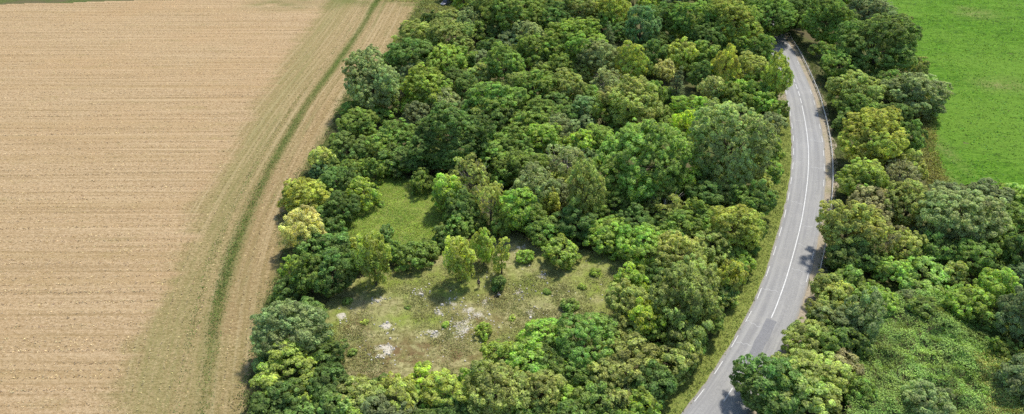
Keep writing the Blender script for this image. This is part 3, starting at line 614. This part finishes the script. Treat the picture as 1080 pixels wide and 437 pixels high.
for idx, (x, y, wpx, hpx, kind, tone, lab) in enumerate(ALL):
    hc = 3.0
    for _ in range(4):
        p = G(x, y, hc); s_ = scale_at(p); a = wpx/2/s_; th = math.atan2(CAM_H-hc, p[1])
        hb = hpx/2/s_; b = math.sqrt(max((hb*hb-(a*math.sin(th))**2), 0))/math.cos(th)
        lo, hi = {'shrub': (.72, 1.25), 'mound': (.5, .8), 'conifer': (1.3, 2.4), 'slim': (2, 3.2), 'feather': (.85, 1.7)}.get(kind, (.8, 1.5))
        b = min(max(b, lo*a), hi*a)
        hc = b*{'shrub': .80, 'mound': .55, 'conifer': 1.1, 'slim': 1.1, 'feather': 1.2}.get(kind, 1.04)
    if kind == 'broad' and a < 2.0: kind = 'shrub'
    dr = np.hypot(RC[:, 0]-p[0], RC[:, 1]-p[1]); ri = min(max(int(dr.argmin()), 1), len(RC)-2); tg = RC[ri+1]-RC[ri-1]; tg = tg/np.hypot(*tg)
    sgn = np.sign((p[0]-RC[ri, 0])*tg[1]-(p[1]-RC[ri, 1])*tg[0])      # + right of the road
    need = OVER.get((int(x), int(y)), a*.96 + (5.3 if sgn < 0 else 4.9))
    if dr[ri] < need: p = p + np.array([tg[1], -tg[0], 0])*sgn*(need-dr[ri])
    R = min(CLASSES[kind], key=lambda c: abs(math.log(c/a))); v = rt.randrange(VARS[kind]); key = (kind, R, v)
    if key not in PROTO:
        Bn = R*{'shrub': .9, 'mound': .65, 'conifer': 1.7, 'slim': 2.6, 'feather': 1.2}.get(kind, 1.0); Hn = Bn*1.1
        sd = hash((len(kind), int(R*10), v, ord(kind[0]))) % 99991
        PROTO[key] = (crown_mesh(kind, R, Bn, sd), trunk_mesh(kind, R, Bn, Hn, sd), Bn, Hn)
    cm, tm, Bn, Hn = PROTO[key]
    nm, cat, _ = NAME[kind]
    lab = lab or auto_label(x, y, wpx, kind, tone, s_); used.add(lab)
    t = thing(nm, lab, cat, (p[0], p[1], 0), 0, GROUPS[cat])
    FOOT.append((p[0], p[1], a, b, hc))
    rz = rt.uniform(0, 6.28); el = rt.uniform(.86, 1.16)
    tc = TONES[tone]; jit = rt.uniform(.88, 1.14); warm = rt.uniform(.90, 1.03)
    c = obj('crown' if kind not in ('shrub', 'mound') else 'foliage', cm, t); c.location = (0, 0, hc); c.scale = (a/R*el, a/R/el, b/Bn); c.rotation_euler = (rt.uniform(-.14, .14), rt.uniform(-.14, .14), rz)
    jit *= LIFT; c.color = (tc[0]*jit*warm, tc[1]*jit, tc[2]*jit, 1)
    k = obj('trunk' if kind not in ('shrub', 'mound') else 'stems', tm, t); k.scale = (a/R, a/R, hc/Hn); k.rotation_euler.z = rz

# ------------------------------------------------------------------ grass and low plants (nobody could count these)
def tufts(name, label, pts, color, h=(.25, .5), leaf=.22, per=7, spread=.28, up=.9, seed=1):
    rng = np.random.default_rng(seed); n = len(pts); C = np.repeat(np.asarray(pts), per, 0)
    H = np.repeat(rng.uniform(*h, n), per); C = C + np.stack([rng.normal(size=n*per)*spread, rng.normal(size=n*per)*spread, rng.uniform(.1, 1, n*per)*H], 1)
    N = rng.normal(size=(n*per, 3))*.7; N[:, 2] = up
    V, F, _, _ = leaves(C, N, leaf, rng, None, None, .45)
    me = mesh(name, V, F, GRASSM, False, {'rnd': ('FACE', rng.random(n*per)), 'clump': ('FACE', np.repeat(rng.random(n), per))})
    o = obj(name, me); o.color = (*color, 1); o['kind'] = 'stuff'; o['label'] = label; o['category'] = 'grass'; return o
def scatter(poly_w, n, seed, dens=None, z=.2):
    rng = np.random.default_rng(seed); lo, hi = poly_w.min(0), poly_w.max(0); out = []
    X = rng.uniform(lo[0], hi[0], n*6); Y = rng.uniform(lo[1], hi[1], n*6); k = inside(poly_w, X, Y)
    if dens is not None: k &= rng.random(len(X)) < dens(X, Y)
    X, Y = X[k][:n], Y[k][:n]; return np.stack([X, Y, np.full(len(X), z)], 1)
tufts('glade_grass', 'lush green grass of the small glade', scatter(GLD, 9000, 2, z=.25), (.25, .36, .042), (.08, .3), .17, 5, seed=2)
tufts('clearing_grass', 'short dry grass tufts over the clearing', scatter(CL, 11000, 3, lambda X, Y: sstep(.38, .68, fbm(X*.22, Y*.22, 87))*.9+.06, .2), (.25, .25, .08), (.08, .28), .2, 5, seed=3)
_v = np.array([[*road_at(s_, -rr.uniform(3.55, 6.4)), .03] for s_ in np.random.default_rng(4).uniform(2, RLEN-4, 5200)])
tufts('verge_tufts', 'green grass along the left verge of the road', _v, (.165, .20, .04), (.1, .4), .2, 5, .22, seed=4)
_v = np.array([[*road_at(s_, rr.uniform(4.7, 7.5)), .03] for s_ in np.random.default_rng(5).uniform(gr_s0-6, RLEN-4, 2600)])
tufts('barrier_weeds', 'weeds growing behind the crash barrier', _v, (.11, .14, .035), (.15, .6), .26, 6, .3, seed=5)
BANK = GL([(405, -14), (400, 2), (440, 3), (428, 26), (447, 26), (470, 20), (486, 8), (496, -14)])
tufts('bank_weeds', 'yellowish weedy grass in front of the parked car', scatter(BANK, 2600, 6, z=.05), (.27, .29, .07), (.15, .6), .36, 6, .4, seed=6)
EDGE = GL([(962, 70), (974, 76), (986, 120), (987, 160), (1000, 196), (978, 198), (970, 160), (966, 120)])
tufts('meadow_edge_grass', 'tall pale yellow grass on the left edge of the meadow', scatter(EDGE, 2200, 7, z=.1), (.25, .25, .05), (.3, .9), .34, 6, .35, seed=7)
GAP = GL([(770, 112), (782, 101), (806, 104), (812, 114), (796, 118)])
tufts('wood_gap_grass', 'pale grass in the small gap behind the dome tree', scatter(GAP, 900, 8, z=.05), (.27, .28, .06), (.3, .8), .32, 6, .35, seed=8)
SLOPE = GL([(908, 340), (935, 326), (990, 318), (1035, 352), (1080, 425), (1095, 460), (885, 460), (898, 400)])
def slope_h(X, Y): return .3 + 3.6*np.clip(fbm(X*.16, Y*.16, 201, 2)-.3, 0, 1) + 1.3*(1-np.abs(2*vnoise(X*.33, Y*.42, 205)-1)) + .6*(1-np.abs(2*vnoise(X*.8+3, Y*.9, 207)-1))
blanket_soil = sheet('creeper_slope', ground_mat(), np.arange(28, 62, .5), np.arange(50, 112, .5), lambda x, y: inside(SLOPE, x, y), lambda X, Y: slope_h(X, Y)-.25, 0.0)
def blanket(name, label, pts, color, leaf, seed, cat, per=10):
    rng = np.random.default_rng(seed); n = len(pts); X, Y = pts[:, 0], pts[:, 1]; e = .3
    H = slope_h(X, Y); gx = (slope_h(X+e, Y)-H)/e; gy = (slope_h(X, Y+e)-H)/e
    Nn = np.repeat(np.stack([-gx*1.2, -gy*1.2, np.ones(n)], 1), per, 0)+rng.normal(size=(n*per, 3))*.42
    C = np.repeat(np.stack([X, Y, H], 1), per, 0)+rng.normal(size=(n*per, 3))*np.array([.22, .22, .11])
    V, F, _, _ = leaves(C, Nn, leaf, rng, None, None, .7)
    o = obj(name, mesh(name, V, F, GRASSM, False, {'rnd': ('FACE', rng.random(n*per)), 'clump': ('FACE', np.repeat(np.clip(.35*rng.random(n)+.8*fbm(X*.35, Y*.35, 209)-.1, 0, 1), per))})); o.color = (*color, 1); o['kind'] = 'stuff'; o['label'] = label; o['category'] = cat
blanket('slope_creepers', 'fresh green creepers blanketing the bottom right slope', scatter(SLOPE, 7500, 9), (.27, .40, .085), .19, 9, 'creeper', 9)
DRYS = GL([(1020, 385), (1050, 372), (1085, 430), (1090, 460), (1030, 460), (1038, 420)])
blanket('slope_grass', 'yellowish grass at the lower right end of the creeper slope', scatter(DRYS, 1500, 10), (.36, .36, .09), .2, 10, 'grass', 9)
# weeds along the woodland edge on the field and green strands on the track
rng = np.random.default_rng(12); pts = []
fe2 = catmull(FE, 30); tr2 = TR
for q in fe2[rng.integers(0, len(fe2), 2600)]: pts.append((q[0]+rng.normal()*.9+.5, q[1]+rng.normal()*.9, .1))
tufts('field_edge_weeds', 'weedy green fringe between the stubble field and the wood', pts, (.13, .165, .04), (.15, .55), .27, 6, .35, seed=13)
pts = []
_i = rng.uniform(0, len(TR)-1.01, 6500)
for q in _i:
    k = int(q); f = q-k; p = TR[k]*(1-f)+TR[k+1]*f; d = TR[k+1]-TR[k]; d = d/np.hypot(*d)
    off = rng.normal()*.62 if rng.random() < .82 else 3.2+rng.normal()*.3
    if rng.random() < .2+.8*float(sstep(62, 98, p[1])): pts.append((p[0]+d[1]*off, p[1]-d[0]*off, .1))
tufts('track_grass', 'green grass growing along the tractor track in the stubble', pts, (.125, .18, .036), (.04, .16), .2, 3, .3, seed=14)

# straw lying in rows over the stubble, grass standing in the meadow
def flat_cards(name, label, X, Y, z, color, leaf, cat, seed, asp=.35, up=1.6):
    rng = np.random.default_rng(seed); n = len(X); N = rng.normal(size=(n, 3))*.6; N[:, 2] = up
    V, F, _, _ = leaves(np.stack([X, Y, z+rng.uniform(0, .1, n)], 1), N, leaf, rng, None, None, asp)
    o = obj(name, mesh(name, V, F, GRASSM, False, {'rnd': ('FACE', rng.random(n)), 'clump': ('FACE', rng.random(n))})); o.color = (*color, 1); o['kind'] = 'stuff'; o['label'] = label; o['category'] = cat
rng = np.random.default_rng(31); n = 120000
Y = rng.uniform(58, 246, n); X = rng.uniform(-1, 1, n)*0 + rng.uniform(-182, -30, n); _rows = np.cumsum(rng.choice([.9, 1.3, 1.6, 2.3], 200))+50; row = _rows[np.searchsorted(_rows, Y)]
Y = row + rng.normal(size=n)*.2 + X*math.tan(math.radians(2)) + 4 + .25*np.sin(X*.05+row); k = rng.random(n) < .25+.75*vnoise(X*.03, row*.9, 44)
k &= (np.abs(X) < Y*.80+18) & (polydist(HD, X, Y)[0] < rng.normal(size=n)*1.2) & (Y < field_top(X)-.3)
flat_cards('loose_straw', 'rows of pale straw and stubble across the harvested field', X[k], Y[k], .10, (.46, .345, .195), .32, 'straw', 32)
n = 60000; Y = rng.uniform(58, 240, n); X = rng.uniform(-120, -20, n); sd, al = polydist(TR, X, Y); rd = np.round(sd/1.2)*1.2
X = X + (rd-sd)*.85; sd = polydist(TR, X, Y)[0]
k = (np.abs(sd) > 1.3) & (polydist(HD, X, Y)[0] > -1) & (polydist(FE, X, Y)[0] < -1) & (rng.random(n) < .2+.8*vnoise(sd*1.1, al*.08, 46))
flat_cards('headland_straw', 'straw lying along the edge of the harvested field beside the track', X[k], Y[k], .10, (.42, .33, .165), .32, 'straw', 33)
P_ = scatter(MW, 42000, 34); k = (np.abs(P_[:, 0]) < P_[:, 1]*.8+15) & (P_[:, 1] < 262); P_ = P_[k]
P_ = P_[rng.random(len(P_)) < .25+.75*sstep(.35, .65, fbm(P_[:, 0]*.35, P_[:, 1]*.35, 48))]
flat_cards('meadow_tufts', 'green grass tufts standing in the meadow', P_[:, 0], P_[:, 1], .2, (.115, .235, .022), .40, 'grass', 35, .5, 1.0)

# chalk rubble lying in the clearing
rng = np.random.default_rng(20); m = MB()
for px, py, rx, ry in CHALK:
    for _ in range(int(rx*ry*.34)+4):
        c = G(px+rng.normal()*rx*.75, py+rng.normal()*ry*.75); q = rng.uniform(.06, .24)*(1.7 if rng.random() < .08 else 1)
        a = rng.uniform(0, 6.28); k = 6; ring = [(c[0]+q*math.cos(a+i*1.047)*rng.uniform(.7, 1.2), c[1]+q*math.sin(a+i*1.047)*rng.uniform(.5, .9), .14) for i in range(k)]
        top = [(c[0]+(x-c[0])*.6, c[1]+(y-c[1])*.6, .24+q*rng.uniform(.35, .7)) for x, y, _ in ring]
        m.add(ring+top, [(i, (i+1) % k, k+(i+1) % k, k+i) for i in range(k)]+[tuple(range(k, 2*k))])
for _ in range(420):
    px, py = rng.uniform(350, 660), rng.uniform(262, 400)
    if not inside(CLEAR_PX, np.array([px]), np.array([py]))[0] or vnoise(np.array([px*.06]), np.array([py*.09]), 77)[0] < .45: continue
    c = G(px, py); q = rng.uniform(.07, .22); a = rng.uniform(0, 6.28); k = 5
    ring = [(c[0]+q*math.cos(a+i*1.257)*rng.uniform(.7, 1.2), c[1]+q*math.sin(a+i*1.257)*rng.uniform(.6, 1), .14) for i in range(k)]
    top = [(c[0]+(x-c[0])*.6, c[1]+(y-c[1])*.6, .24+q*rng.uniform(.3, .6)) for x, y, _ in ring]
    m.add(ring+top, [(i, (i+1) % k, k+(i+1) % k, k+i) for i in range(k)]+[tuple(range(k, 2*k))])
o = m.build('chalk_rubble', plain('chalk', (.50, .465, .41), .95, 0, .3, 2), kind='stuff'); o['label'] = 'scattered white chalk rubble on the bare ground of the clearing'; o['category'] = 'rubble'

# ------------------------------------------------------------------ parked car on the top edge
def make_car(front_px, heading):
    f = G(*front_px); d = np.array(heading)/np.hypot(*heading)
    c = f[:2]-d*2.15
    car = thing('parked_car', 'dark car parked on the weedy bank at the top edge of the picture', 'car', (c[0], c[1], .05), math.atan2(d[1], d[0]))
    paint = NT('car_paint', .25, .5); paint.b.inputs['Coat Weight'].default_value = .6; paint = paint.out((.10, .10, .125))
    glass = NT('car_glass', .05, .6).out((.015, .018, .02)); rub = NT('tyre_rubber', .9, .1).out((.02, .02, .02)); lamp = NT('lamp_lens', .1, .8).out((.85, .85, .85)); alloy = plain('alloy', (.5, .5, .5), .35, .8)
    # body: cross sections along the length
    sec = [(2.15, .38, .52, .70), (2.05, .30, .66, .80), (1.55, .26, .80, .86), (.85, .25, .92, .88), (.0, .25, .95, .89), (-1.2, .25, .97, .89), (-1.9, .27, .98, .86), (-2.12, .36, .90, .78), (-2.2, .45, .75, .70)]
    V = []; F = []; k = 8
    for x, z0, z1, hw in sec: V += [(x, -hw*.92, z0), (x, -hw, z0+.14), (x, -hw, z1-.10), (x, -hw*.88, z1), (x, hw*.88, z1), (x, hw, z1-.10), (x, hw, z0+.14), (x, hw*.92, z0)]
    for i in range(len(sec)-1):
        for j in range(k): F.append((i*k+j, i*k+(j+1) % k, (i+1)*k+(j+1) % k, (i+1)*k+j))
    F += [tuple(range(k-1, -1, -1)), tuple((len(sec)-1)*k+j for j in range(k))]
    obj('body', mesh('body', V, F, paint, True), car)
    def cabin(b0, b1, t0, t1, hb, ht, z0, z1): return [(b1, -hb, z0), (b0, -hb, z0), (b0, hb, z0), (b1, hb, z0), (t1, -ht, z1), (t0, -ht, z1), (t0, ht, z1), (t1, ht, z1)]
    q = cabin(-1.75, 1.0, -1.25, .15, .80, .60, .93, 1.42); MB().add(q, [(0,4,5,1),(2,6,7,3),(0,3,7,4),(1,5,6,2)]).build('window_glass', glass, car)
    q = cabin(-1.35, .30, -1.15, .05, .66, .56, 1.40, 1.49); MB().add(q, [(0,4,5,1),(2,6,7,3),(0,3,7,4),(1,5,6,2),(4,7,6,5),(0,1,2,3)]).build('roof', paint, car)
    for sy in (-1, 1):
        MB().tube([(1.0, sy*.80, .93), (.15, sy*.62, 1.42)], [.05, .05], 6).build('pillar', paint, car)
        MB().tube([(-1.75, sy*.80, .93), (-1.25, sy*.62, 1.42)], [.07, .07], 6).build('pillar', paint, car)
        MB().tube([(-.35, sy*.805, .93), (-.4, sy*.625, 1.42)], [.04, .04], 6).build('pillar', paint, car)
        MB().box((2.08, sy*.56, .64), (.14, .34, .15)).build('headlight', lamp, car)
        MB().box((.75, sy*.98, .98), (.16, .2, .14)).build('mirror', paint, car)
        for x in (1.35, -1.35):
            wl = MB().tube([(x, sy*.70, .30), (x, sy*.74, .30), (x, sy*.88, .30), (x, sy*.905, .30)], [.28, .32, .32, .27], 18).build('wheel', rub, car)
            MB().tube([(x, sy*.89, .30), (x, sy*.915, .30)], [.2, .17], 14).build('rim', alloy, wl)
    MB().box((2.16, 0, .48), (.06, .52, .11)).build('number_plate', lamp, car)
make_car((466.5, 6.8), (-.50, -.87))

# ------------------------------------------------------------------ two people resting in the clearing
SKIN = plain('skin', (.45, .28, .2), .6, 0, .08); HAIR = plain('dark_hair', (.012, .01, .009), .6); WHITE = plain('white_cloth', (.78, .77, .75), .9, 0, .05); BLACK = plain('black_cloth', (.014, .014, .018), .9); GREY = plain('charcoal_cloth', (.035, .035, .04), .9)
def skin_mesh(name, joints, edges, mat, parent, root=0, sub=1):
    me = bpy.data.meshes.new(name); me.from_pydata([j[:3] for j in joints], edges, []); me.materials.append(mat)
    o = obj(name, me, parent); md = o.modifiers.new('skin', 'SKIN')
    for v, j in zip(me.skin_vertices[0].data, joints): v.radius = (j[3], j[3])
    me.skin_vertices[0].data[root].use_root = True; md.use_smooth_shade = True
    o.modifiers.new('sub', 'SUBSURF').levels = sub; o.modifiers['sub'].render_levels = sub; return o
def person(px, rz, label, pose, top, legs):
    p = G(*px); t = thing('person', label, 'person', (p[0], p[1], .26), rz)
    if pose == 'sit':      # seated on the ground, legs stretched forward (+x), leaning back on the hands
        pel, che, nk, hd = (0, 0, .11), (-.10, 0, .40), (-.12, 0, .56), (-.10, 0, .70)
        L = lambda s: ([(.02, s*.09, .10), (.40, s*.12, .20), (.80, s*.11, .07), (.84, s*.11, .03), (.90, s*.11, .16)])
        A = lambda s: ([(-.12, s*.18, .50), (-.26, s*.26, .28), (-.36, s*.24, .06), (-.42, s*.25, .02)])
    else:                  # standing
        pel, che, nk, hd = (0, 0, .92), (0, 0, 1.28), (0, 0, 1.47), (.03, 0, 1.62)
        L = lambda s: ([(0, s*.09, .88), (.03, s*.11, .48), (0, s*.11, .08), (0, s*.11, .03), (.16, s*.12, .03)])
        A = lambda s: ([(0, s*.19, 1.42), (-.02, s*.26, 1.14), (.12, s*.24, .93), (.17, s*.24, .86)])
    J = [(*pel, .13), (*che, .14), (*nk, .055), (*hd, .095), (hd[0]+.01, hd[1], hd[2]+.11, .075)]; E = [(0, 1), (1, 2), (2, 3), (3, 4)]
    for s in (-1, 1):
        q = L(s); b = len(J); J += [(*q[0], .088), (*q[1], .06), (*q[2], .042), (*q[3], .042), (*q[4], .033)]; E += [(0, b), (b, b+1), (b+1, b+2), (b+2, b+3), (b+3, b+4)]
        q = A(s); b = len(J); J += [(*q[0], .058), (*q[1], .042), (*q[2], .03), (*q[3], .036)]; E += [(1, b), (b, b+1), (b+1, b+2), (b+2, b+3)]
        h = q[3]
        for i, (fy, ln) in enumerate(((-.034, .065), (-.012, .08), (.012, .085), (.034, .07))):
            n = len(J); J += [(h[0]+.035, h[1]+fy, h[2]-.01, .010), (h[0]+.035+ln, h[1]+fy*1.2, h[2]-.025, .008)]; E += [(b+3, n), (n, n+1)]
        n = len(J); J += [(h[0]+.02, h[1]-s*.05, h[2], .011), (h[0]+.06, h[1]-s*.07, h[2]-.01, .009)]; E += [(b+3, n), (n, n+1)]
    skin_mesh('body', J, E, SKIN, t, sub=2)
    J2 = [(*pel[:2], pel[2]+.05, .15), (*che, .165), (nk[0], nk[1], nk[2]-.06, .09)]; E2 = [(0, 1), (1, 2)]
    for s in (-1, 1):
        q = A(s); b = len(J2); J2 += [(*q[0], .072), (*q[1], .056)]; E2 += [(1, b), (b, b+1)]
    skin_mesh('shirt', J2, E2, top, t)
    J3 = [(*pel, .15)]; E3 = []
    for s in (-1, 1):
        q = L(s); b = len(J3); J3 += [(*q[0], .105), (*q[1], .076), (*q[2], .062)]; E3 += [(0, b), (b, b+1), (b+1, b+2)]
    skin_mesh('trousers', J3, E3, legs, t)
    skin_mesh('hair', [(hd[0]-.03, 0, hd[2]+.03, .105), (hd[0]-.02, 0, hd[2]+.13, .085), (hd[0]-.08, 0, hd[2]-.03, .06)], [(0, 1), (0, 2)], HAIR, t)
    for s in (-1, 1): MB().box((hd[0]+.092, s*.034, hd[2]+.05), (.012, .024, .012)).build('eye', HAIR, t)
    MB().add([(hd[0]+.09, -.014, hd[2]), (hd[0]+.09, .014, hd[2]), (hd[0]+.122, 0, hd[2]+.002), (hd[0]+.088, 0, hd[2]+.05)], [(0, 1, 2), (1, 3, 2), (3, 0, 2), (0, 3, 1)]).build('nose', SKIN, t)
    MB().box((hd[0]+.088, 0, hd[2]-.035), (.012, .05, .01)).build('mouth', plain('lips', (.3, .13, .11)), t)
    return t
person((525.5, 314), math.radians(205), 'person in white top and black trousers sitting below the narrow clearing tree', 'sit', WHITE, BLACK)
person((505, 304.5), math.radians(250), 'person in dark clothes standing in shade between the clearing trees', 'stand', GREY, BLACK)
print('TREES', len(rows), 'FILL', len(fill), 'PROTOS', len(PROTO), 'TRIS', sum(len(m.polygons)*2 for m in bpy.data.meshes))
